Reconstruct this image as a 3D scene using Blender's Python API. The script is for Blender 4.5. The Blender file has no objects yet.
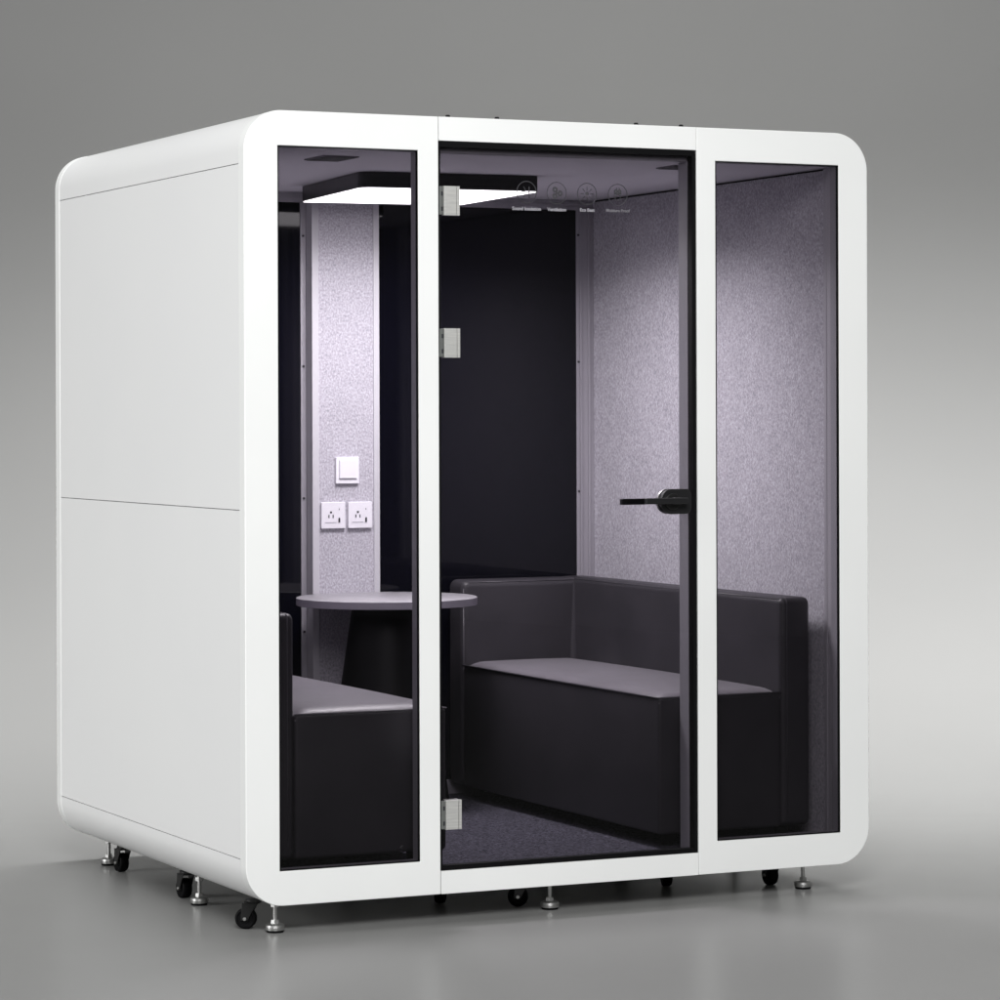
import bpy, bmesh, math, random
from mathutils import Vector, Matrix
random.seed(4)
S = bpy.context.scene
C = S.collection
W, D, H = 2.008, 1.72, 2.2          # pod outer size
FD = 0.045                          # depth of front and back frames
ZF = -0.085                         # studio floor
XR, XL = 1.922, 0.086               # inner faces of the side walls
YB = 1.655                          # inner face of the back wall
ZC, ZK = 2.10, 0.065                # ceiling, carpet

# ------------------------------------------------------------------ materials
def newmat(name):
    m = bpy.data.materials.new(name); m.use_nodes = True
    return m, m.node_tree, m.node_tree.nodes['Principled BSDF']
def plain(name, col, rough=0.5, metal=0.0, spec=0.5, coat=0.0):
    m, nt, b = newmat(name)
    b.inputs['Base Color'].default_value = (*col, 1); b.inputs['Roughness'].default_value = rough
    b.inputs['Metallic'].default_value = metal; b.inputs['Specular IOR Level'].default_value = spec
    b.inputs['Coat Weight'].default_value = coat
    return m
def noisy(name, c1, c2, scale, rough=0.5, spec=0.5, bump=0.0, detail=4, lo=0.35, hi=0.65, stretch=(1,1,1), bscale=None, bdist=0.001, rvar=0.0, metal=0.0, blotch=0.0, crease=0.0):
    m, nt, b = newmat(name); N = nt.nodes; L = nt.links
    tc = N.new('ShaderNodeTexCoord'); mp = N.new('ShaderNodeMapping'); mp.inputs['Scale'].default_value = stretch
    L.new(tc.outputs['Object'], mp.inputs['Vector'])
    no = N.new('ShaderNodeTexNoise'); no.inputs['Scale'].default_value = scale; no.inputs['Detail'].default_value = detail
    L.new(mp.outputs['Vector'], no.inputs['Vector'])
    cr = N.new('ShaderNodeValToRGB'); cr.color_ramp.elements[0].position = lo; cr.color_ramp.elements[1].position = hi
    cr.color_ramp.elements[0].color = (*c1, 1); cr.color_ramp.elements[1].color = (*c2, 1)
    L.new(no.outputs['Fac'], cr.inputs['Fac']); L.new(cr.outputs['Color'], b.inputs['Base Color'])
    b.inputs['Roughness'].default_value = rough; b.inputs['Specular IOR Level'].default_value = spec
    b.inputs['Metallic'].default_value = metal
    if rvar:
        n3 = N.new('ShaderNodeTexNoise'); n3.inputs['Scale'].default_value = 3.0; L.new(mp.outputs['Vector'], n3.inputs['Vector'])
        mr = N.new('ShaderNodeMapRange'); mr.inputs['To Min'].default_value = rough-rvar; mr.inputs['To Max'].default_value = rough+rvar
        L.new(n3.outputs['Fac'], mr.inputs['Value']); L.new(mr.outputs['Result'], b.inputs['Roughness'])
    if blotch:      # slow unevenness of the dye
        n4 = N.new('ShaderNodeTexNoise'); n4.inputs['Scale'].default_value = 9; n4.inputs['Detail'].default_value = 5; L.new(tc.outputs['Object'], n4.inputs['Vector'])
        m4 = N.new('ShaderNodeMapRange'); m4.inputs['From Min'].default_value = .3; m4.inputs['From Max'].default_value = .7
        m4.inputs['To Min'].default_value = 1-blotch; m4.inputs['To Max'].default_value = 1+blotch*.4; L.new(n4.outputs['Fac'], m4.inputs['Value'])
        hs = N.new('ShaderNodeHueSaturation'); L.new(m4.outputs['Result'], hs.inputs['Value']); L.new(cr.outputs['Color'], hs.inputs['Color'])
        L.new(hs.outputs['Color'], b.inputs['Base Color'])
    if bump:
        n2 = N.new('ShaderNodeTexNoise'); n2.inputs['Scale'].default_value = bscale or scale; n2.inputs['Detail'].default_value = 3
        L.new(mp.outputs['Vector'], n2.inputs['Vector'])
        bp = N.new('ShaderNodeBump'); bp.inputs['Strength'].default_value = bump; bp.inputs['Distance'].default_value = bdist
        L.new(n2.outputs['Fac'], bp.inputs['Height']); L.new(bp.outputs['Normal'], b.inputs['Normal'])
        if crease:
            n5 = N.new('ShaderNodeTexNoise'); n5.inputs['Scale'].default_value = 7; n5.inputs['Detail'].default_value = 3; n5.inputs['Distortion'].default_value = .8
            L.new(tc.outputs['Object'], n5.inputs['Vector'])
            b5 = N.new('ShaderNodeBump'); b5.inputs['Strength'].default_value = crease; b5.inputs['Distance'].default_value = .02
            L.new(n5.outputs['Fac'], b5.inputs['Height']); L.new(b5.outputs['Normal'], bp.inputs['Normal'])
    return m
def glass(name, tint, ior=1.35):
    m, nt, b = newmat(name); N = nt.nodes; L = nt.links; N.remove(b)
    out = N['Material Output']
    tr = N.new('ShaderNodeBsdfTransparent'); tr.inputs['Color'].default_value = (*tint, 1)
    gl = N.new('ShaderNodeBsdfGlossy'); gl.inputs['Roughness'].default_value = 0.01
    fr = N.new('ShaderNodeFresnel'); fr.inputs['IOR'].default_value = ior
    ge = N.new('ShaderNodeNewGeometry'); iv = N.new('ShaderNodeMath'); iv.operation = 'SUBTRACT'; iv.inputs[0].default_value = 1
    mu = N.new('ShaderNodeMath'); mu.operation = 'MULTIPLY'; mx = N.new('ShaderNodeMixShader')
    L.new(ge.outputs['Backfacing'], iv.inputs[1]); L.new(fr.outputs[0], mu.inputs[0]); L.new(iv.outputs[0], mu.inputs[1])
    L.new(mu.outputs[0], mx.inputs['Fac']); L.new(tr.outputs[0], mx.inputs[1]); L.new(gl.outputs[0], mx.inputs[2])
    L.new(mx.outputs[0], out.inputs['Surface'])
    return m

M = {}
M['white'] = noisy('white_powder_coat', (.80,.81,.80), (.83,.84,.83), 2.0, rough=0.42, spec=0.4, bump=0.05, bscale=900, bdist=0.0003, rvar=0.03)
M['side'] = noisy('white_side_panel', (.785,.79,.79), (.80,.805,.80), 1.0, rough=0.38, spec=0.4, bump=0.06, bscale=700, bdist=0.0003, rvar=0.03)
M['gap'] = plain('dark_gap', (.30,.30,.30), 0.8)
M['black'] = plain('black_rubber', (.003,.003,.0035), 0.6, spec=0.12)
M['blackgloss'] = plain('black_anodised', (.012,.012,.013), 0.3, spec=0.5)
M['felt'] = noisy('lilac_grey_felt', (.30,.289,.322), (.65,.630,.684), 185, rough=0.95, spec=0.1, bump=0.4, detail=10, lo=.26, hi=.68, bscale=200, bdist=.0015, stretch=(1,1,.7), blotch=.05)
M['ceil'] = noisy('ceiling_fabric', (.72,.70,.75), (.80,.78,.83), 260, rough=0.9, spec=0.1, bump=0.3, stretch=(1,4,1), bscale=300)
M['carpet'] = noisy('charcoal_carpet', (.006,.006,.010), (.165,.158,.20), 130, rough=0.95, spec=0.1, bump=0.8, lo=.35, hi=.72, bscale=420, bdist=.003, stretch=(1,1.6,1))
M['darkpanel'] = noisy('dark_back_glass', (.002,.002,.005), (.0035,.0035,.0075), 200, rough=0.05, spec=0.36)
M['leather'] = noisy('black_leather', (.036,.034,.040), (.045,.042,.049), 5, rough=0.47, spec=0.4, bump=0.25, bscale=420, bdist=.0006, rvar=.05, crease=.10)
M['seat'] = noisy('lit_seat_leather', (.150,.138,.158), (.172,.158,.181), 5, rough=0.46, spec=0.5, bump=0.25, bscale=420, bdist=.0006, rvar=.05, crease=.10)  # black leather lightened: lamp light on the seat tops put into the colour
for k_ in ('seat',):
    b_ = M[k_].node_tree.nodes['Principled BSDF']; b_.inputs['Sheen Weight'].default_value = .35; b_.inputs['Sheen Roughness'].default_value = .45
M['pipe'] = plain('leather_piping', (.09,.085,.097), 0.35)
M['alu'] = noisy('grey_aluminium', (.40,.385,.42), (.45,.435,.47), 40, rough=0.5, spec=0.4, stretch=(1,1,.03), metal=0.15)
M['jamb'] = plain('dark_violet_jamb', (.31,.30,.33), 0.45)
M['trim'] = plain('pale_trim', (.57,.56,.59), 0.5)
M['plastic'] = plain('white_plastic', (.85,.84,.88), 0.3)
M['slot'] = plain('dark_slot', (.02,.02,.025), 0.5)
M['table'] = noisy('grey_laminate', (.32,.31,.33), (.365,.355,.375), 60, rough=0.4, spec=0.4, stretch=(1,.1,1))
M['tedge'] = plain('table_edge', (.30,.28,.33), 0.5)
M['ped'] = plain('black_pedestal', (.006,.006,.007), 0.5, spec=.25)
M['steel'] = noisy('brushed_steel', (.55,.55,.54), (.66,.66,.65), 30, rough=0.38, metal=1.0, stretch=(1,1,20))
M['hinge'] = noisy('satin_hinge_steel', (.62,.62,.60), (.72,.72,.69), 20, rough=0.42, metal=0.55, stretch=(1,1,12))
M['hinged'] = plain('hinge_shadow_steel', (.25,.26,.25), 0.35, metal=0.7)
M['bracket'] = plain('castor_bracket', (.01,.01,.01), 0.35)
M['glass'] = glass('tinted_window_glass', (.635,.624,.638))
M['frost'] = plain('grey_decal', (.04,.038,.044), 0.6)
M['decalw'] = plain('pale_decal', (.33,.32,.35), 0.6)
M['faint'] = plain('faint_decal', (.16,.155,.17), 0.6)
M['vent'] = plain('vent_grille', (.17,.16,.18), 0.6)
m, nt, b = newmat('lamp_diffuser')
b.inputs['Base Color'].default_value = (.8,.8,.8,1)
b.inputs['Emission Color'].default_value = (1,.982,1,1); b.inputs['Emission Strength'].default_value = 9
M['lamp'] = m
M['floor'] = noisy('studio_floor', (.215,.215,.211), (.221,.221,.217), .7, rough=0.30, spec=0.06, rvar=0.02)
M['sweep'] = noisy('studio_backdrop', (.300,.300,.294), (.306,.306,.300), .7, rough=0.8, spec=0.1)

# ------------------------------------------------------------------ helpers
def finish(name, bm, mats, parent=None, bevel=0, seg=2, smooth=False, autosmooth=None):
    me = bpy.data.meshes.new(name); bmesh.ops.recalc_face_normals(bm, faces=bm.faces)
    bm.to_mesh(me); bm.free()
    if not isinstance(mats, (list, tuple)): mats = [mats]
    for x in mats: me.materials.append(x)
    o = bpy.data.objects.new(name, me); C.objects.link(o)
    if smooth:
        for p in me.polygons: p.use_smooth = True
    if autosmooth:
        for e in me.edges: pass
        bm2 = bmesh.new(); bm2.from_mesh(me)
        for e in bm2.edges:
            e.smooth = not (len(e.link_faces) == 2 and e.calc_face_angle(0) > math.radians(autosmooth))
        for f in bm2.faces: f.smooth = True
        bm2.to_mesh(me); bm2.free()
    if bevel:
        md = o.modifiers.new('bevel', 'BEVEL'); md.width = bevel; md.segments = seg; md.limit_method = 'ANGLE'; md.angle_limit = math.radians(35)
        md.harden_normals = True
        for p in me.polygons: p.use_smooth = True
    if parent: o.parent = parent
    return o
def box(bm, x0, x1, y0, y1, z0, z1, mi=0):
    r = bmesh.ops.create_cube(bm, size=1)
    for v in r['verts']:
        v.co = Vector(((x0+x1)/2+v.co.x*(x1-x0), (y0+y1)/2+v.co.y*(y1-y0), (z0+z1)/2+v.co.z*(z1-z0)))
    fs = set(f for v in r['verts'] for f in v.link_faces)
    for f in fs: f.material_index = mi
    return r['verts']
def B(*bs):
    bm = bmesh.new()
    for b_ in bs: box(bm, *b_)
    return bm
def pieces(name, boxes, mat, parent, bevel=0):
    return [finish(name, B(b_), mat, parent, bevel) for b_ in boxes]
def rbox(x0, x1, y0, y1, z0, z1, r, seg=5):
    bm = bmesh.new(); box(bm, x0, x1, y0, y1, z0, z1)
    bmesh.ops.bevel(bm, geom=bm.edges[:], offset=r, segments=seg, profile=0.5, affect='EDGES')
    return bm
def lathe(bm, prof, cx, cy, n=40, mi=0, z0=0):
    """prof: list of (radius, z)"""
    rings = []
    for r, z in prof:
        if r < 1e-6: rings.append([bm.verts.new((cx, cy, z+z0))])
        else: rings.append([bm.verts.new((cx+r*math.cos(2*math.pi*k/n), cy+r*math.sin(2*math.pi*k/n), z+z0)) for k in range(n)])
    for a, b_ in zip(rings, rings[1:]):
        for k in range(n):
            k2 = (k+1) % n
            if len(a) == 1 and len(b_) == 1: continue
            if len(a) == 1: f = bm.faces.new((a[0], b_[k], b_[k2]))
            elif len(b_) == 1: f = bm.faces.new((a[k], a[k2], b_[0]))
            else: f = bm.faces.new((a[k], a[k2], b_[k2], b_[k]))
            f.material_index = mi
def tube(bm, pts, r, n=8, mi=0, closed=False):
    pts = [Vector(p) for p in pts]; rings = []
    for i, p in enumerate(pts):
        if closed: t = (pts[(i+1) % len(pts)]-pts[i-1]).normalized()
        else: t = (pts[min(i+1, len(pts)-1)]-pts[max(i-1, 0)]).normalized()
        u = Vector((0, 0, 1)) if abs(t.z) < .9 else Vector((1, 0, 0))
        a = t.cross(u).normalized(); b_ = a.cross(t).normalized()
        rings.append([bm.verts.new(p+a*r*math.cos(2*math.pi*k/n)+b_*r*math.sin(2*math.pi*k/n)) for k in range(n)])
    pairs = list(zip(rings, rings[1:]))
    if closed: pairs.append((rings[-1], rings[0]))
    for a, b_ in pairs:
        for k in range(n):
            f = bm.faces.new((a[k], a[(k+1) % n], b_[(k+1) % n], b_[k])); f.material_index = mi; f.smooth = True
    if not closed: bm.faces.new(rings[0][::-1]); bm.faces.new(rings[-1])
def rr(x0, x1, z0, z1, r, corners='abcd', n=20):
    """rounded rectangle outline in x,z; corners a=low-left b=low-right c=top-right d=top-left"""
    out = []
    for key, cx, cz, a0 in (('a', x0+r, z0+r, 180), ('b', x1-r, z0+r, 270), ('c', x1-r, z1-r, 0), ('d', x0+r, z1-r, 90)):
        if key in corners:
            for k in range(n+1):
                a = math.radians(a0+90*k/n); out.append((cx+r*math.cos(a), cz+r*math.sin(a)))
        else:
            out.append((x0 if key in 'ad' else x1, z0 if key in 'ab' else z1))
    return out
def plate(outline, holes, y0, y1):
    """flat plate in the xz plane with holes, between y0 and y1"""
    bm = bmesh.new(); es = []
    for loop in [outline]+holes:
        vs = [bm.verts.new((x, y0, z)) for x, z in loop]
        es += [bm.edges.new((vs[i], vs[(i+1) % len(vs)])) for i in range(len(vs))]
    bmesh.ops.triangle_fill(bm, use_beauty=True, use_dissolve=False, edges=es)
    fs = bm.faces[:]
    r = bmesh.ops.extrude_face_region(bm, geom=fs)
    for g in r['geom']:
        if isinstance(g, bmesh.types.BMVert): g.co.y = y1
    bmesh.ops.dissolve_limit(bm, angle_limit=math.radians(0.5), verts=bm.verts[:], edges=bm.edges[:])
    return bm
def rect(x0, x1, z0, z1): return [(x0, z0), (x1, z0), (x1, z1), (x0, z1)]
def sweep_y(path, path_in, y0, y1):
    """open section strip (outer path, inner path in xz) extruded along y"""
    bm = bmesh.new()
    def row(p, y): return [bm.verts.new((x, y, z)) for x, z in p]
    a0, a1, b0, b1 = row(path, y0), row(path, y1), row(path_in, y0), row(path_in, y1)
    n = len(path)
    for i in range(n-1):
        bm.faces.new((a0[i], a0[i+1], a1[i+1], a1[i])); bm.faces.new((b0[i], b1[i], b1[i+1], b0[i+1]))
        bm.faces.new((a0[i], b0[i], b0[i+1], a0[i+1])); bm.faces.new((a1[i], a1[i+1], b1[i+1], b1[i]))
    bm.faces.new((a0[0], a1[0], b1[0], b0[0])); bm.faces.new((a0[-1], b0[-1], b1[-1], a1[-1]))
    return bm
def empty(name, loc, label, cat, group=None):
    o = bpy.data.objects.new(name, None); C.objects.link(o); o.location = loc; o.empty_display_size = .2
    tag(o, label, cat, group); return o
def tag(o, label, cat, group=None):
    o['label'] = label; o['category'] = cat
    if group: o['group'] = group
def adopt(root):
    """children are modelled in world space: keep them there"""
    bpy.context.view_layer.update()
    for ch in root.children: ch.matrix_parent_inverse = root.matrix_world.inverted()

# ------------------------------------------------------------------ the pod
pod = empty('office_pod', (W/2, D/2, ZF), 'large white acoustic office pod with rounded corners, glass front and castors underneath', 'office pod')
RC = 0.112
s1, s2 = 0.588, 1.420                     # seams in the front
ZW0, ZW1 = 0.096, 2.1024
ZD0, ZD1 = 0.0653, 2.1323
WX = [(0.1001, 0.524), (1.4837, 1.9074)]
g = 0.0009
def front_face(y0, y1, name, mat):
    p = []
    p.append(finish(name, plate(rr(0, s1-g, 0, H, RC, 'ad'), [rect(*WX[0], ZW0, ZW1)], y0, y1), mat, pod, .0025, 2))
    p.append(finish(name, plate(rr(s2+g, W, 0, H, RC, 'bc'), [rect(*WX[1], ZW0, ZW1)], y0, y1), mat, pod, .0025, 2))
    return p
fl, fr_ = front_face(0, FD, 'front_frame', M['white'])
fl['label'] = 'white front frame beside the door hinges'; fr_['label'] = 'white front frame beside the door handle'
finish('door_header', B((s1+g, s2-g, 0, FD, ZD1, H)), M['white'], pod, .0012)
finish('door_sill', B((s1+g, s2-g, 0, FD, 0, ZD0)), M['white'], pod, .0012)
finish('back_frame', plate(rr(0, W, 0, H, RC), [rect(.10, .846, ZW0, ZW1), rect(1.094, W-.10, ZW0, ZW1)], D-FD, D), M['white'], pod, .0025)
# outer skin between the frames: roof, four side panels, base
y0s, y1s = FD+.0012, D-FD-.0012
z1, z2, z3 = 0.130, 1.094, 2.052          # joints in the side
i_ = .0012; t_ = .018
out = rr(i_, W-i_, i_, H-i_, RC-i_); inn = rr(i_+t_, W-i_-t_, i_+t_, H-i_-t_, RC-i_-t_)
n1 = 21
def cut(lo_in, lo_out): pass
up_o = [(W-i_, z3+.001)]+out[2*n1:]+[(i_, z3+.001)]
up_i = [(W-i_-t_, z3+.001)]+inn[2*n1:]+[(i_+t_, z3+.001)]
finish('roof', sweep_y(up_o, up_i, y0s, y1s), M['side'], pod, autosmooth=40)
lo_o = [(i_, z1-.001)]+out[:2*n1]+[(W-i_, z1-.001)]
lo_i = [(i_+t_, z1-.001)]+inn[:2*n1]+[(W-i_-t_, z1-.001)]
finish('base', sweep_y(lo_o, lo_i, y0s, y1s), M['side'], pod, autosmooth=40)
for a, b_ in ((i_, i_+t_), (W-i_-t_, W-i_)):
    for z0, zz in ((z1+.001, z2-.001), (z2+.001, z3-.001)):
        finish('side_panel', B((a, b_, y0s, y1s, z0, zz)), M['side'], pod, .0006, 1)
# liner behind the joints
pieces('wall_core', [(i_+t_+.002, .06, y0s, y1s, .12, 2.07), (W-.06, W-i_-t_-.002, y0s, y1s, .12, 2.07)], M['gap'], pod)
# roof fixings peeping over the front edge
for x in (.662, .818, 1.272, 1.423):
    bm = bmesh.new(); lathe(bm, [(0, .0195), (.005, .0195), (.007, .017), (.007, .012), (.011, .012), (.011, 0), (0, 0)], x, .10, 12, z0=H-.0035)
    finish('roof_bolt', bm, M['black'], pod)
finish('roof_cover', B((.78, 1.40, .30, 1.30, H-.003, H+.004)), M['side'], pod, .001)

# interior shell
finish('felt_wall', B((XR, W-.064, FD+.05, YB+.01, ZK-.01, ZC)), M['felt'], pod)['label'] = 'lilac grey felt wall behind the long sofa seen through the right window'
finish('felt_wall', B((.064, XL, FD+.05, YB+.01, ZK-.01, ZC)), M['felt'], pod)
finish('ceiling', B((.064, W-.064, FD, YB+.03, ZC+.001, ZC+.03)), M['ceil'], pod)
finish('carpet', B((.064, W-.064, FD+.002, YB+.03, .03, ZK)), M['carpet'], pod)
# shadow line between ceiling and felt wall, put in as black strips
pieces('ceiling_shade_strip', [(XR-.004, XR-.0005, FD+.05, YB-.03, ZC-.005, ZC-.001), (XL+.0005, XL+.004, FD+.05, YB-.03, ZC-.005, ZC-.001)], M['black'], pod)
# back wall: two dark glass panels, aluminium strips, central felt panel
for x0, x1 in ((XL+.066, .826), (1.094, 1.857)):
    finish('back_glass', B((x0, x1, YB, YB+.02, .115, 2.066)), M['darkpanel'], pod)
for x0, x1, zz in ((XL, .848, 1), (1.092, XR, 1)):
    fr = bmesh.new(); box(fr, x0, x1, YB-.004, YB+.015, 2.067, ZC); top_rail = finish('glass_rail', fr, M['alu'], pod, .0015)
    finish('rail_ridge', B((x0, x1, YB-.010, YB-.0045, 2.0815, 2.0865)), M['alu'], top_rail)
    finish('glass_rail', B((x0, x1, YB-.004, YB+.015, ZK, .114)), M['alu'], pod, .0015)
st = bmesh.new(); box(st, .827, .8465, YB-.004, YB+.015, .1145, 2.0665)
finish('aluminium_strip', st, M['alu'], pod, .001)
for sx in (0, 1):
    bm = bmesh.new()
    for a, b_, d in ((.0645, .052, .004), (.0515, .044, .010), (.0435, .022, .007), (.0215, .014, .012), (.0135, .001, .009)):
        xa, xb = (XR-a, XR-b_) if sx else (XL+b_, XL+a)
        box(bm, xa, xb, YB-d, YB+.015, .1145, 2.0665)
    post = finish('corner_post', bm, M['alu'], pod, .001)
def screw(x, y, z, parent, r=.004):
    bm = bmesh.new(); lathe(bm, [(0, 0), (r, 0), (r, .003), (0, .003)], 0, 0, 12)
    bmesh.ops.rotate(bm, verts=bm.verts, matrix=Matrix.Rotation(math.radians(90), 3, 'X'))
    bmesh.ops.translate(bm, verts=bm.verts, vec=(x, y, z)); return finish('screw', bm, M['slot'], parent)
for z in (1.98, 1.54, 1.09, .65, .22):
    screw(XR-.058, YB-.004, z, pod)
for z in (1.955, 1.52, 1.08, .635):
    screw(.836, YB-.004, z, pod)
# central panel
yc = 1.602
pieces('trim_post', [(.848, .872, yc, YB+.015, ZK+.001, ZC-.001), (1.070, 1.0915, yc, YB+.015, ZK+.001, ZC-.001)], M['trim'], pod, .0015)
finish('centre_felt', B((.8725, 1.0695, yc+.004, YB+.015, ZK+.001, ZC-.001)), M['felt'], pod)
# ceiling vents
for x0, x1, ya, yb in ((.335, .445, .24, .39), (1.43, 1.515, .15, .27)):
    bm = bmesh.new(); box(bm, x0, x1, ya, yb, ZC-.003, ZC+.0005)
    for k in range(9):
        yy = ya+(k+.5)*(yb-ya)/9; box(bm, x0+.006, x1-.006, yy-.003, yy+.003, ZC-.0045, ZC-.0028, 1)
    finish('ceiling_vent', bm, [M['vent'], M['slot']], pod)

# reveals of the front openings
def reveal(x0, x1, z0, z1, d0, d1, mat, name, th=.004):
    finish(name, B((x0-th, x0, d0, d1, z0-th, z1+th), (x1, x1+th, d0, d1, z0-th, z1+th),
                   (x0, x1, d0, d1, z1, z1+th), (x0, x1, d0, d1, z0-th, z0)), mat, pod)
for (x0, x1), ff in zip(WX, (fl, fr_)):
    # glazing channel just inside the opening
    e = .001
    finish('window_reveal', plate(rect(x0+e, x1-e, ZW0+e, ZW1-e), [rect(x0+.003, x1-.003, ZW0+.003, ZW1-.003)], .0125, .0445), M['jamb'], pod)
    finish('window_seal', plate(rect(x0+e, x1-e, ZW0+e, ZW1-e), [rect(x0+.003, x1-.003, ZW0+.003, ZW1-.003)], .0015, .0115), M['black'], pod)
    gbm = B((x0+.0035, x1-.0035, .003, .011, ZW0+.0035, ZW1-.0035))
    gl = finish('window_glass', gbm, M['glass'], ff)
# inner lining of the front wall
pieces('front_lining', [(.064, .0985, FD+.0015, .078, ZK+.001, ZC), (1.911, W-.064, FD+.0015, .078, ZK+.001, ZC),
                        (1.424, 1.4795, FD+.0015, .084, ZK+.001, ZC)], M['alu'], pod, .001)
pieces('inner_post', [(XR-.012, XR+.03, .0785, .094, ZK+.001, ZC), (XL-.03, XL+.012, .0785, .094, ZK+.001, ZC)], M['alu'], pod, .001)
# door opening: black seal and violet grey jamb
e = .001
finish('door_seal', plate(rect(s1+e, s2-e, ZD0+e, ZD1-e), [rect(s1+.006, s2-.0135, ZD0+.014, ZD1-.017)], .004, .030), M['black'], pod)
pieces('door_jamb', [(s2-.0150, s2-.0110, .0305, .086, ZK+.001, ZC), (s1+.0015, s1+.004, .0305, .060, ZK+.001, ZC)], M['jamb'], pod, .001)
finish('door_head', B((s1+.0045, s2-.0155, .0305, .06, ZC+.0005, ZD1-.018)), M['jamb'], pod, .001)
finish('threshold', B((s1+.007, s2-.0165, .0305, .06, ZK+.0005, ZK+.010)), M['blackgloss'], pod, .002)

# ------------------------------------------------------------------ door (glass leaf) with hinges, handle, decals
dx0, dx1, dz0, dz1 = s1+.008, s2-.0150, ZD0+.016, ZD1-.019
door = finish('door', B((dx0, dx1, .004, .014, dz0, dz1)), M['glass'], pod)
door['label'] = 'frameless glass door with three steel hinges, line icons and a black lever'
for zt in (2.004, 1.601, .265):
    zb = zt-.083
    hb = bmesh.new()
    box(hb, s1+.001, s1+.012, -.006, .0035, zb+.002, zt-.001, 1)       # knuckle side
    box(hb, s1+.0125, s1+.017, -.009, .003, zb, zt, 0)
    box(hb, s1+.0175, s1+.052, -.007, .0035, zb, zt, 0)
    box(hb, s1+.0535, s1+.062, -.007, .0035, zb, zt, 0)
    box(hb, s1+.0519, s1+.0536, -.004, .0035, zb+.001, zt-.001, 2)
    box(hb, s1+.0175, s1+.062, .0145, .0245, zb, zt, 0)                # clamp plate inside
    for zz in (zb+.018, zt-.022):
        box(hb, s1+.004, s1+.010, -.0072, -.0061, zz-.006, zz+.006, 2)
    finish('hinge', hb, [M['hinge'], M['hinged'], M['slot']], door, .0008, 1)
# handle
hd = bmesh.new()
def yplate(bm, outline, y0, y1, mi=0):
    a = [bm.verts.new((x, y0, z)) for x, z in outline]; b_ = [bm.verts.new((x, y1, z)) for x, z in outline]
    n = len(outline); fs = [bm.faces.new(a), bm.faces.new(b_[::-1])]
    fs += [bm.faces.new((a[i], b_[i], b_[(i+1) % n], a[(i+1) % n])) for i in range(n)]
    for f in fs: f.material_index = mi
cz = 1.100
def dshape(x0, x1, z0, z1, rl, rr_, n=14):
    o = []
    for cx, cz_, a0, r in ((x0+rl, z0+rl, 180, rl), (x1-rr_, z0+rr_, 270, rr_), (x1-rr_, z1-rr_, 0, rr_), (x0+rl, z1-rl, 90, rl)):
        for k in range(n+1):
            a = math.radians(a0+90*k/n); o.append((cx+r*math.cos(a), cz_+r*math.sin(a)))
    return o
yplate(hd, dshape(1.292, 1.394, cz-.037, cz+.037, .0365, .018), -.010, .0035)
yplate(hd, dshape(1.305, 1.353, cz-.024, cz+.024, .0238, .0238), -.019, -.0095, 1)
hnd = finish('handle', hd, [M['blackgloss'], M['bracket']], door, .002)
lv = bmesh.new()
box(lv, 1.222, 1.362, -.052, -.038, cz-.006, cz+.012)
lv = finish('lever', lv, M['blackgloss'], door, .003)
finish('lever_neck', B((1.322, 1.350, -.0375, -.0195, cz-.008, cz+.013)), M['bracket'], door, .003)
finish('lever', B((1.190, 1.335, .040, .056, cz-.009, cz+.009)), M['blackgloss'], door, .003)
rd = bmesh.new(); yplate(rd, dshape(1.292, 1.372, cz-.037, cz+.037, .0365, .0365), .0145, .024)
finish('inner_rose', rd, M['steel'], door, .003)
ir = bmesh.new(); yplate(ir, dshape(1.300, 1.350, cz-.024, cz+.024, .0238, .0238), .0245, .040)
finish('inner_spindle', ir, M['blackgloss'], door, .002)
# decals: line icons and captions
yd0, yd1 = .0030, .0038
def strip(bm, pts, w=.0022):
    for (xa, za), (xb, zb) in zip(pts, pts[1:]):
        d = Vector((xb-xa, 0, zb-za)); L = d.length
        if L < 1e-6: continue
        n = Vector((-d.z, 0, d.x))/L*w/2
        q = [Vector((xa, 0, za))+n, Vector((xb, 0, zb))+n, Vector((xb, 0, zb))-n, Vector((xa, 0, za))-n]
        yplate(bm, [(p.x, p.z) for p in q], yd0, yd1)
def circ(bm, cx, cz_, r, w=.0024, n=40, a0=0, a1=360):
    o = [(cx+(r+w/2)*math.cos(math.radians(a0+(a1-a0)*k/n)), cz_+(r+w/2)*math.sin(math.radians(a0+(a1-a0)*k/n))) for k in range(n+1)]
    i2 = [(cx+(r-w/2)*math.cos(math.radians(a0+(a1-a0)*k/n)), cz_+(r-w/2)*math.sin(math.radians(a0+(a1-a0)*k/n))) for k in range(n+1)]
    for k in range(n): yplate(bm, [o[k], o[k+1], i2[k+1], i2[k]], yd0, yd1)
R_ = .031; zi = 1.994
cxs = (.8655, .962, 1.060, 1.160)
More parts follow.
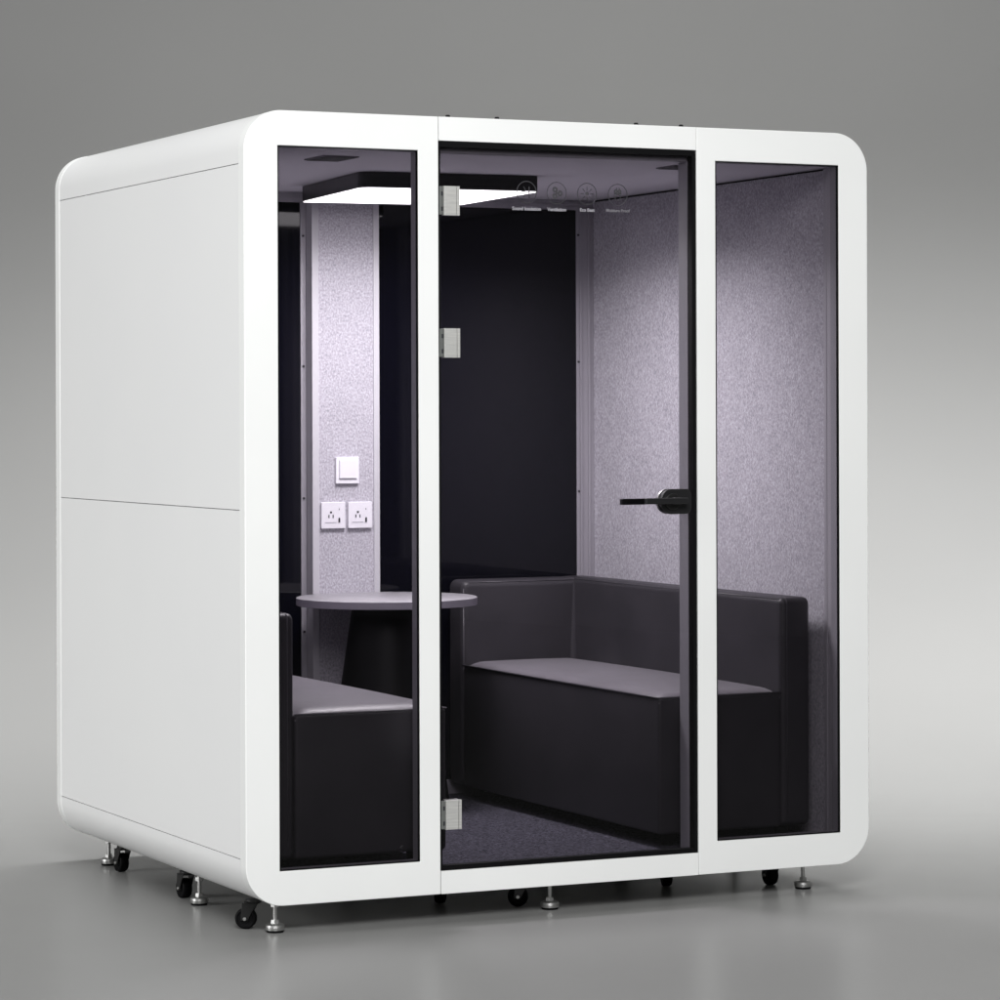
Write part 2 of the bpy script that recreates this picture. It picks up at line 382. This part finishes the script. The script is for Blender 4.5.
for j, cx in enumerate(cxs):
    bm = bmesh.new(); circ(bm, cx, zi, R_)
    if j == 0:
        strip(bm, [(cx+.008, zi+.016), (cx+.008, zi-.018)], .003); strip(bm, [(cx-.002, zi), (cx+.018, zi)])
        strip(bm, [(cx-.010, zi+.016), (cx-.003, zi+.006)]); strip(bm, [(cx-.016, zi+.002), (cx-.004, zi+.001)])
        strip(bm, [(cx-.010, zi-.014), (cx-.003, zi-.005)])
    if j == 1:
        for k in range(3):
            a = math.radians(90+120*k); circ(bm, cx+.011*math.cos(a+.5), zi+.011*math.sin(a+.5), .0055, .006, 16)
        circ(bm, cx, zi, .002, .003, 10)
    if j == 2:
        circ(bm, cx, zi+.001, .003, .005, 14)
        for k in range(8):
            a = math.radians(45*k+90); strip(bm, [(cx+.010*math.cos(a), zi+.010*math.sin(a)), (cx+.021*math.cos(a), zi+.021*math.sin(a))])
    if j == 3:
        circ(bm, cx, zi-.008, .009, .0024, 24); circ(bm, cx-.006, zi+.010, .004, .005, 12); circ(bm, cx+.006, zi+.010, .004, .005, 12)
        strip(bm, [(cx-.012, zi+.003), (cx+.012, zi+.003)], .004); strip(bm, [(cx-.003, zi+.015), (cx-.003, zi+.021)]); strip(bm, [(cx+.005, zi+.015), (cx+.005, zi+.021)])
    finish('icon', bm, M['frost'], door)
def text(body, x, z, size, mat, parent, name='caption', y=yd0):
    cu = bpy.data.curves.new(name, 'FONT'); cu.body = body; cu.size = size; cu.align_x = 'CENTER'; cu.extrude = .0004; cu.offset = .0004
    cu.resolution_u = 3
    to = bpy.data.objects.new(name, cu); C.objects.link(to)
    bpy.context.view_layer.update()
    me = bpy.data.meshes.new_from_object(to.evaluated_get(bpy.context.evaluated_depsgraph_get()))
    bpy.data.objects.remove(to); bpy.data.curves.remove(cu)
    me.materials.clear(); me.materials.append(mat)
    me.transform(Matrix.Translation((x, y, z)) @ Matrix.Rotation(math.radians(90), 4, 'X'))
    o = bpy.data.objects.new(name, me); C.objects.link(o); o.parent = parent; return o
text('Sound Insulation', .8655, 1.942, .0138, M['decalw'], door)
text('Ventilation', .962, 1.942, .0138, M['decalw'], door)
text('Eco Best', 1.060, 1.943, .0135, M['decalw'], door)
text('Moisture Proof', 1.160, 1.944, .0125, M['faint'], door)['label'] = 'faint caption under the fourth icon'
# small etched mark at the bottom corner of the left window
bm = bmesh.new(); strip(bm, [(.463, .139), (.471, .145)], .003); strip(bm, [(.463, .139), (.471, .135)], .003); strip(bm, [(.462, .129), (.472, .129)], .002)
finish('glass_mark', bm, M['frost'], fl)

# ------------------------------------------------------------------ castors and levelling feet
def castor(x, y, ang):
    """bracket at (x,y) with one wheel, axle along local x turned by ang"""
    br = bmesh.new()
    lathe(br, [(0, 0), (.024, 0), (.024, -.006), (.018, -.012), (0, -.012)], 0, 0, 20, z0=-.001)
    for s in (-1, 1):
        vs = box(br, s*.0185-.0015, s*.0185+.0015, -.012, .030, -.060, -.010)
        for v in vs:
            if v.co.z < -.03: v.co.y = .024+(v.co.y-.009)*.45
    box(br, -.020, .020, -.014, .022, -.0135, -.0095)
    mt = Matrix.Translation((x, y, 0)) @ Matrix.Rotation(ang, 4, 'Z')
    br.transform(mt); b_ = finish('castor', br, M['bracket'], pod, .001)
    r = .030; wh = bmesh.new()
    lathe(wh, [(0, -.0145), (.012, -.0145), (.013, -.012), (.021, -.012), (.024, -.015), (.028, -.0135), (r, -.009), (r, .009), (.028, .0135), (.024, .015), (.021, .012), (.013, .012), (.012, .0145), (0, .0145)], 0, 0, 32)
    lathe(wh, [(0, -.0235), (.0045, -.023), (.0055, -.020), (.0055, .020), (.0045, .023), (0, .0235)], 0, 0, 14, mi=1)
    wh.transform(mt @ Matrix.Translation((0, .022, ZF+r)) @ Matrix.Rotation(math.radians(90), 4, 'Y'))
    finish('wheel', wh, [M['black'], M['steel']], b_, autosmooth=40)
def foot(x, y):
    bm = bmesh.new()
    lathe(bm, [(0, 0), (.006, 0), (.006, -.065), (0, -.065)], x, y, 16)                     # spindle
    lathe(bm, [(0, -.003), (.0125, -.003), (.0125, -.014), (0, -.014)], x, y, 6)            # lock nut
    lathe(bm, [(0, -.050), (.0115, -.050), (.0125, -.060), (0, -.060)], x, y, 6)
    lathe(bm, [(0, -.0605), (.021, -.0612), (.0265, -.064), (.0272, -.070), (.0265, -.0705), (.0272, -.0712), (.0265, -.078), (0, -.078)], x, y, 28)
    lathe(bm, [(0, -.078), (.0245, -.0785), (.0235, ZF), (0, ZF)], x, y, 28, mi=1)
    finish('levelling_foot', bm, [M['steel'], M['black']], pod, autosmooth=35)
for p in ((.118, .085), (.985, .110), (1.850, .125), (.121, 1.555), (.098, .645), (W-.12, 1.555), (W-.1, .645), (.985, 1.60)): foot(*p)
for x, y, a in ((.085, .165, 1.0), (.112, 1.375, .15), (.105, .77, .1), (.945, .190, 1.1), (1.80, .215, .0), (.735, .34, -.6), (1.50, .34, -.3), (W-.11, 1.375, 1.4), (.945, 1.50, .9)):
    castor(x, y, a)
# transverse beam under the floor
pieces('floor_beam', [(.30, .34, .12, 1.6, -.016, .002), (1.66, 1.70, .12, 1.6, -.016, .002)], M['gap'], pod, .001)
adopt(pod)

# ------------------------------------------------------------------ sofas
def cushion(x0, x1, y0, y1, z0, z1, r=.045, dome=.010):
    n = 30; bm = bmesh.new(); top = []
    def prof(t):     # 0 at edge .. 1 inside, t in metres from the edge
        if t >= r: return 1
        return math.sqrt(max(0, 1-(1-t/r)**2))
    def pos(i):
        # denser near edges
        u = i/n; return u
    us = [0]+[r*(1-math.cos(math.radians(90*k/6))) for k in range(1, 7)]
    def coords(a, b_):
        L = b_-a; inner = [r+(L-2*r)*k/14 for k in range(1, 14)]
        ts = us+inner+[L-u for u in reversed(us)]
        return ts, L
    tx, LX = coords(x0, x1); ty, LY = coords(y0, y1)
    grid = []
    for a in tx:
        row = []
        for b_ in ty:
            ex = min(a, LX-a); ey = min(b_, LY-b_)
            h = prof(ex)*prof(ey)
            d = dome*math.sin(math.pi*a/LX)**.6*math.sin(math.pi*b_/LY)**.5 if 0 < a < LX and 0 < b_ < LY else 0
            row.append(bm.verts.new((x0+a, y0+b_, z0+(z1-z0)*h+d)))
        grid.append(row)
    for i in range(len(tx)-1):
        for j in range(len(ty)-1): bm.faces.new((grid[i][j], grid[i+1][j], grid[i+1][j+1], grid[i][j+1]))
    # underside
    ring = [grid[i][0] for i in range(len(tx))]+[grid[-1][j] for j in range(1, len(ty))]+[grid[i][-1] for i in range(len(tx)-2, -1, -1)]+[grid[0][j] for j in range(len(ty)-2, 0, -1)]
    low = [bm.verts.new((v.co.x, v.co.y, z0-.004)) for v in ring]
    m_ = len(ring)
    for k in range(m_): bm.faces.new((ring[k], ring[(k+1) % m_], low[(k+1) % m_], low[k]))
    bm.faces.new(low)
    return bm
def sofa(mirror, label, group):
    fx = (lambda x: W-x) if mirror else (lambda x: x)
    X0, XI, X1 = 1.350, 1.768, 1.874        # seat front, backrest inner face, outer face
    if mirror: XI, X1 = 1.817, 1.918
    Y0, YI, Y1 = .115, 1.500, 1.622
    Z0, ZS, ZT = .108, .512, .800
    t = empty('bench_sofa', (fx(1.6), .85, ZK), label, 'sofa', group)
    def X(bm):
        if mirror:
            for v in bm.verts: v.co.x = W-v.co.x
        return bm
    def fin(name, bm, mat=M['leather'], par=t, **k): return finish(name, X(bm), mat, par, **k)
    bs = fin('base', rbox(X0, XI, Y0, YI, Z0, ZS+.001, .010, 4), smooth=False, autosmooth=40)
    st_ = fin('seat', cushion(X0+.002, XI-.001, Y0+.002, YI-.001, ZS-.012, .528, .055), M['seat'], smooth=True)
    pb = bmesh.new(); tube(pb, [(XI, Y0-.0005, ZS+.002), (X0+.006, Y0-.0005, ZS+.002), (X0, Y0+.004, ZS+.002), (X0-.0005, YI, ZS+.002)], .0034)
    fin('piping', pb, M['pipe'], st_)
    # L shaped back: long backrest along the side wall, short return at the back wall
    bk = rbox(XI, X1, Y0, Y1, Z0, ZT, .020, 6); bk_o = fin('backrest', bk, autosmooth=50)
    rg = .020; gs = bmesh.new()      # rounded inner corner
    arc = [(XI-rg+rg*math.cos(math.radians(90*k/10)), YI-rg+rg*math.sin(math.radians(90*k/10))) for k in range(11)]+[(XI+.004, YI+.004)]
    arc[0] = (XI+.0006, YI-rg-.004); arc[10] = (XI-rg-.004, YI+.0006)
    lo = [gs.verts.new((x, y, ZS)) for x, y in arc]; hi = [gs.verts.new((x+.004, y+.004, ZT-.020)) for x, y in arc]
    gs.faces.new(lo); gs.faces.new(hi[::-1])
    for k in range(len(arc)): gs.faces.new((lo[k], hi[k], hi[(k+1) % len(arc)], lo[(k+1) % len(arc)]))
    fin('corner_gusset', gs, par=bk_o, autosmooth=30)
    am = rbox(X0-.002, XI+.03, YI, Y1-.001, Z0+.001, ZT-.001, .026, 7); am_o = fin('armrest', am, autosmooth=50)
    for o_, pts in ((bk_o, [(XI+.022, Y0+.0003, Z0+.04)]+[(XI+.022, Y0+.020-.020*math.cos(math.radians(a)), ZT-.020+.020*math.sin(math.radians(a))) for a in range(0, 91, 10)]+[(XI+.022, YI+.035, ZT+.0002)]),
                    (bk_o, [(XI+.0055, Y0+.016, ZT-.0055), (XI+.0055, YI, ZT-.0055)]),
                    (am_o, [(XI-.001, YI+.008, ZT-.0075), (XI-.001, YI+.016, ZT-.003), (XI-.001, YI+.027, ZT-.0007), (XI+.001, YI+.085, ZT-.0007)]),
                    (am_o, [(X0+.026, YI+.0065, ZT-.008), (XI, YI+.0065, ZT-.008)]),
                    (am_o, [(X0+.0055, YI+.0075, Z0+.04), (X0+.0055, YI+.0075, ZT-.030)])):
        q = bmesh.new(); tube(q, pts, .0016, 6); fin('seam', q, M['pipe'], o_)
    for x in (X0+.07, X1-.06):
        for y in (Y0+.08, Y1-.09):
            f = bmesh.new(); lathe(f, [(0, Z0+.004), (.022, Z0+.004), (.018, ZK), (0, ZK)], x, y, 18); fin('foot', f, M['black'], t)
    adopt(t)
    return t
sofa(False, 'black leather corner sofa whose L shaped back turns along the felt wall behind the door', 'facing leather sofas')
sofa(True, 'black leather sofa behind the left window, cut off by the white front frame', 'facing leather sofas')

# ------------------------------------------------------------------ table
tb = empty('round_table', (1.0, 1.335, ZK), 'small round grey table on a black flared pedestal between the two sofas', 'table')
bm = bmesh.new(); R = .296; zt = .763
lathe(bm, [(0, zt), (R-.003, zt), (R, zt-.002)], 1.0, 1.335, 96)
lathe(bm, [(R, zt-.002), (R, zt-.024), (R-.002, zt-.026), (0, zt-.026)], 1.0, 1.335, 96, mi=1)
finish('tabletop', bm, [M['table'], M['tedge']], tb, autosmooth=35)
bm = bmesh.new()
lathe(bm, [(0, zt-.0265), (.112, zt-.0265), (.115, zt-.04), (.150, .48), (.178, .27), (.205, ZK+.02), (.207, ZK), (0, ZK)], 1.0, 1.335, 64)
finish('pedestal', bm, M['ped'], tb, autosmooth=35)
adopt(tb)

# ------------------------------------------------------------------ ceiling lamp
lm = empty('ceiling_light', (.98, 1.05, ZC), 'flat angular ceiling lamp with black sides and glowing white underside', 'ceiling lamp')
pl = [(.735, 1.402), (.662, .735), (1.240, .697), (1.268, 1.335)]
def prism(outline, z0, z1, inset=0, rb=.05):
    cx = sum(p[0] for p in outline)/4; cy = sum(p[1] for p in outline)/4; bm = bmesh.new(); pts = []
    for i, p in enumerate(outline):
        p = Vector(p); d = (Vector((cx, cy))-p).normalized()*inset*1.4; q = p+d
        if i == 1 and rb:      # softly rounded front left corner
            a = q+(Vector(outline[0])-p).normalized()*rb; b_ = q+(Vector(outline[2])-p).normalized()*rb
            for k in range(9):
                t = k/8; pts.append((1-t)**2*a+2*t*(1-t)*q+t*t*b_)
        else: pts.append(q)
    lo = [bm.verts.new((p.x, p.y, z0)) for p in pts]; hi = [bm.verts.new((p.x, p.y, z1)) for p in pts]
    bm.faces.new(lo); bm.faces.new(hi[::-1])
    for i in range(len(pts)): bm.faces.new((lo[i], hi[i], hi[(i+1) % len(pts)], lo[(i+1) % len(pts)]))
    return bm
finish('lamp_body', prism(pl, ZC-.048, ZC-.0005), M['blackgloss'], lm)
finish('diffuser', prism(pl, ZC-.051, ZC-.0485, .003), M['lamp'], lm)
adopt(lm)

# ------------------------------------------------------------------ switch and sockets
ys = yc+.0035
def wallplate(name, x0, x1, z0, z1, label, cat, group=None):
    t = empty(name, ((x0+x1)/2, ys, (z0+z1)/2), label, cat, group)
    finish('cover_plate', B((x0, x1, ys-.010, ys, z0, z1)), M['plastic'], t, .0018)
    return t
t = wallplate('light_switch', .930, 1.013, 1.128, 1.217, 'square white light switch above the two sockets', 'light switch')
finish('rocker', B((.941, 1.003, ys-.0155, ys-.0102, 1.146, 1.207)), M['plastic'], t, .0015); adopt(t)
for x0, x1, lab in ((.877, .963, 'white power socket below the switch, next to the left trim of the felt panel'), (.974, 1.060, 'white power socket below the switch, next to the dark back glass')):
    t = wallplate('power_socket', x0, x1, .979, 1.067, lab, 'socket', 'wall sockets')
    bm = bmesh.new(); cx = x0+.034; cz_ = 1.024; yy = ys-.0112
    box(bm, cx-.0035, cx+.0035, yy, ys-.0101, cz_+.006, cz_+.012)
    for s in (-1, 1): finish('pin_slot', B((cx+s*.0075-.0017, cx+s*.0075+.0017, yy, ys-.0101, cz_-.010, cz_+.001)), M['slot'], t)
    finish('pin_slot', bm, M['slot'], t)
    finish('rocker', B((x0+.0605, x0+.0665, ys-.0125, ys-.0101, .999, 1.015)), M['slot'], t, .0008)
    finish('indicator', B((x0+.0625, x0+.0645, yy, ys-.0101, 1.040, 1.046)), M['slot'], t)
    finish('insert', B((x0+.012, x0+.054, ys-.0108, ys-.0101, .998, 1.0)), M['jamb'], t)
    adopt(t)

# ------------------------------------------------------------------ studio floor and sweep
YAW = 0.4433                              # the sweep is square to the camera stand
CX, CY = -3.0859, -8.131
def ST(u, v, z): return (CX+u*math.cos(YAW)+v*math.sin(YAW), CY-u*math.sin(YAW)+v*math.cos(YAW), z)
VS, RS = 11.25, 6.2
bm = bmesh.new()
fo_v = [bm.verts.new(ST(u, v, ZF)) for u, v in ((-10, -4), (10, -4), (10, VS), (-10, VS))]; bm.faces.new(fo_v)
fo = finish('floor', bm, M['floor']); fo['kind'] = 'structure'
bm = bmesh.new(); n = 96; prev = None
prof = [(VS, ZF)]+[(VS+RS*math.sin(math.radians(90*k/n)), ZF+RS*(1-math.cos(math.radians(90*k/n)))) for k in range(1, n+1)]+[(VS+RS, 8.0)]
for v_, z in prof:
    cur = (bm.verts.new(ST(-10, v_, z)), bm.verts.new(ST(10, v_, z)))
    if prev: bm.faces.new((prev[0], prev[1], cur[1], cur[0]))
    prev = cur
bd = finish('backdrop', bm, M['floor'], smooth=True); bd['kind'] = 'structure'

# ------------------------------------------------------------------ lights
def area(name, loc, target, sx, sy, power, col=(1, 1, 1), spread=180):
    L = bpy.data.lights.new(name, 'AREA'); L.shape = 'RECTANGLE'; L.size = sx; L.size_y = sy; L.energy = power; L.color = col; L.spread = math.radians(spread)
    o = bpy.data.objects.new(name, L); C.objects.link(o); o.location = loc
    o.rotation_euler = (Vector(target)-Vector(loc)).to_track_quat('-Z', 'Y').to_euler(); return o
area('key_softbox', (-2.2, -7.0, 4.6), (.9, 0, 1.4), 3.0, 2.2, 760)
area('side_softbox', (-7.0, 1.0, 2.2), (0, .9, 1.0), 3.0, 2.5, 278)
area('overhead_fill', ST(.4, 10.2, 7.5), ST(.4, 10.2, 0), 8, 6, 230)  # unseen fill light, added to brighten pod and floor from above
area('sweep_light', ST(1.3, 12.1, 5.6), ST(1.3, 13.1, 0), 8, 1.0, 330, spread=92)
area('backdrop_fill', ST(.5, 9.0, 6.5), ST(.5, 16.8, 3.4), 9, 1.5, 66, spread=60)  # unseen extra light, added to lift the upper backdrop
L = bpy.data.lights.new('lamp_glow', 'AREA'); L.shape = 'RECTANGLE'; L.size = .52; L.size_y = .40; L.energy = 48; L.color = (1, .982, 1); L.spread = math.radians(160)
o = bpy.data.objects.new('lamp_glow', L); C.objects.link(o); o.location = (1.0, .885, ZC-.053)
w = bpy.data.worlds.new('World'); S.world = w; w.use_nodes = True
w.node_tree.nodes['Background'].inputs[0].default_value = (1, 1, .99, 1); w.node_tree.nodes['Background'].inputs[1].default_value = .09

# ------------------------------------------------------------------ camera
cam = bpy.data.cameras.new('camera'); co = bpy.data.objects.new('camera', cam); C.objects.link(co); S.camera = co
yaw, roll = 0.4433, -0.0033
fw = Vector((math.sin(yaw), math.cos(yaw), 0)); rt = Vector((math.cos(yaw), -math.sin(yaw), 0)); up = Vector((0, 0, 1))
r2 = rt*math.cos(roll)+up*math.sin(roll); u2 = -rt*math.sin(roll)+up*math.cos(roll)
mt = Matrix((r2, u2, -fw)).transposed().to_4x4(); mt.translation = Vector((-3.0859, -8.131, 1.3529)); co.matrix_world = mt
cam.sensor_width = 36; cam.lens = 3153.79/1000*36; cam.shift_x = .00075; cam.shift_y = -.0842; cam.clip_end = 100; cam.clip_start = .1
S.render.resolution_x = S.render.resolution_y = 1024
S.render.engine = 'CYCLES'
S.cycles.max_bounces = 10; S.cycles.transparent_max_bounces = 16; S.cycles.use_denoising = True
S.cycles.sample_clamp_indirect = 6
S.view_settings.view_transform = 'Standard'; S.view_settings.look = 'None'; S.view_settings.exposure = 0; S.view_settings.gamma = 1
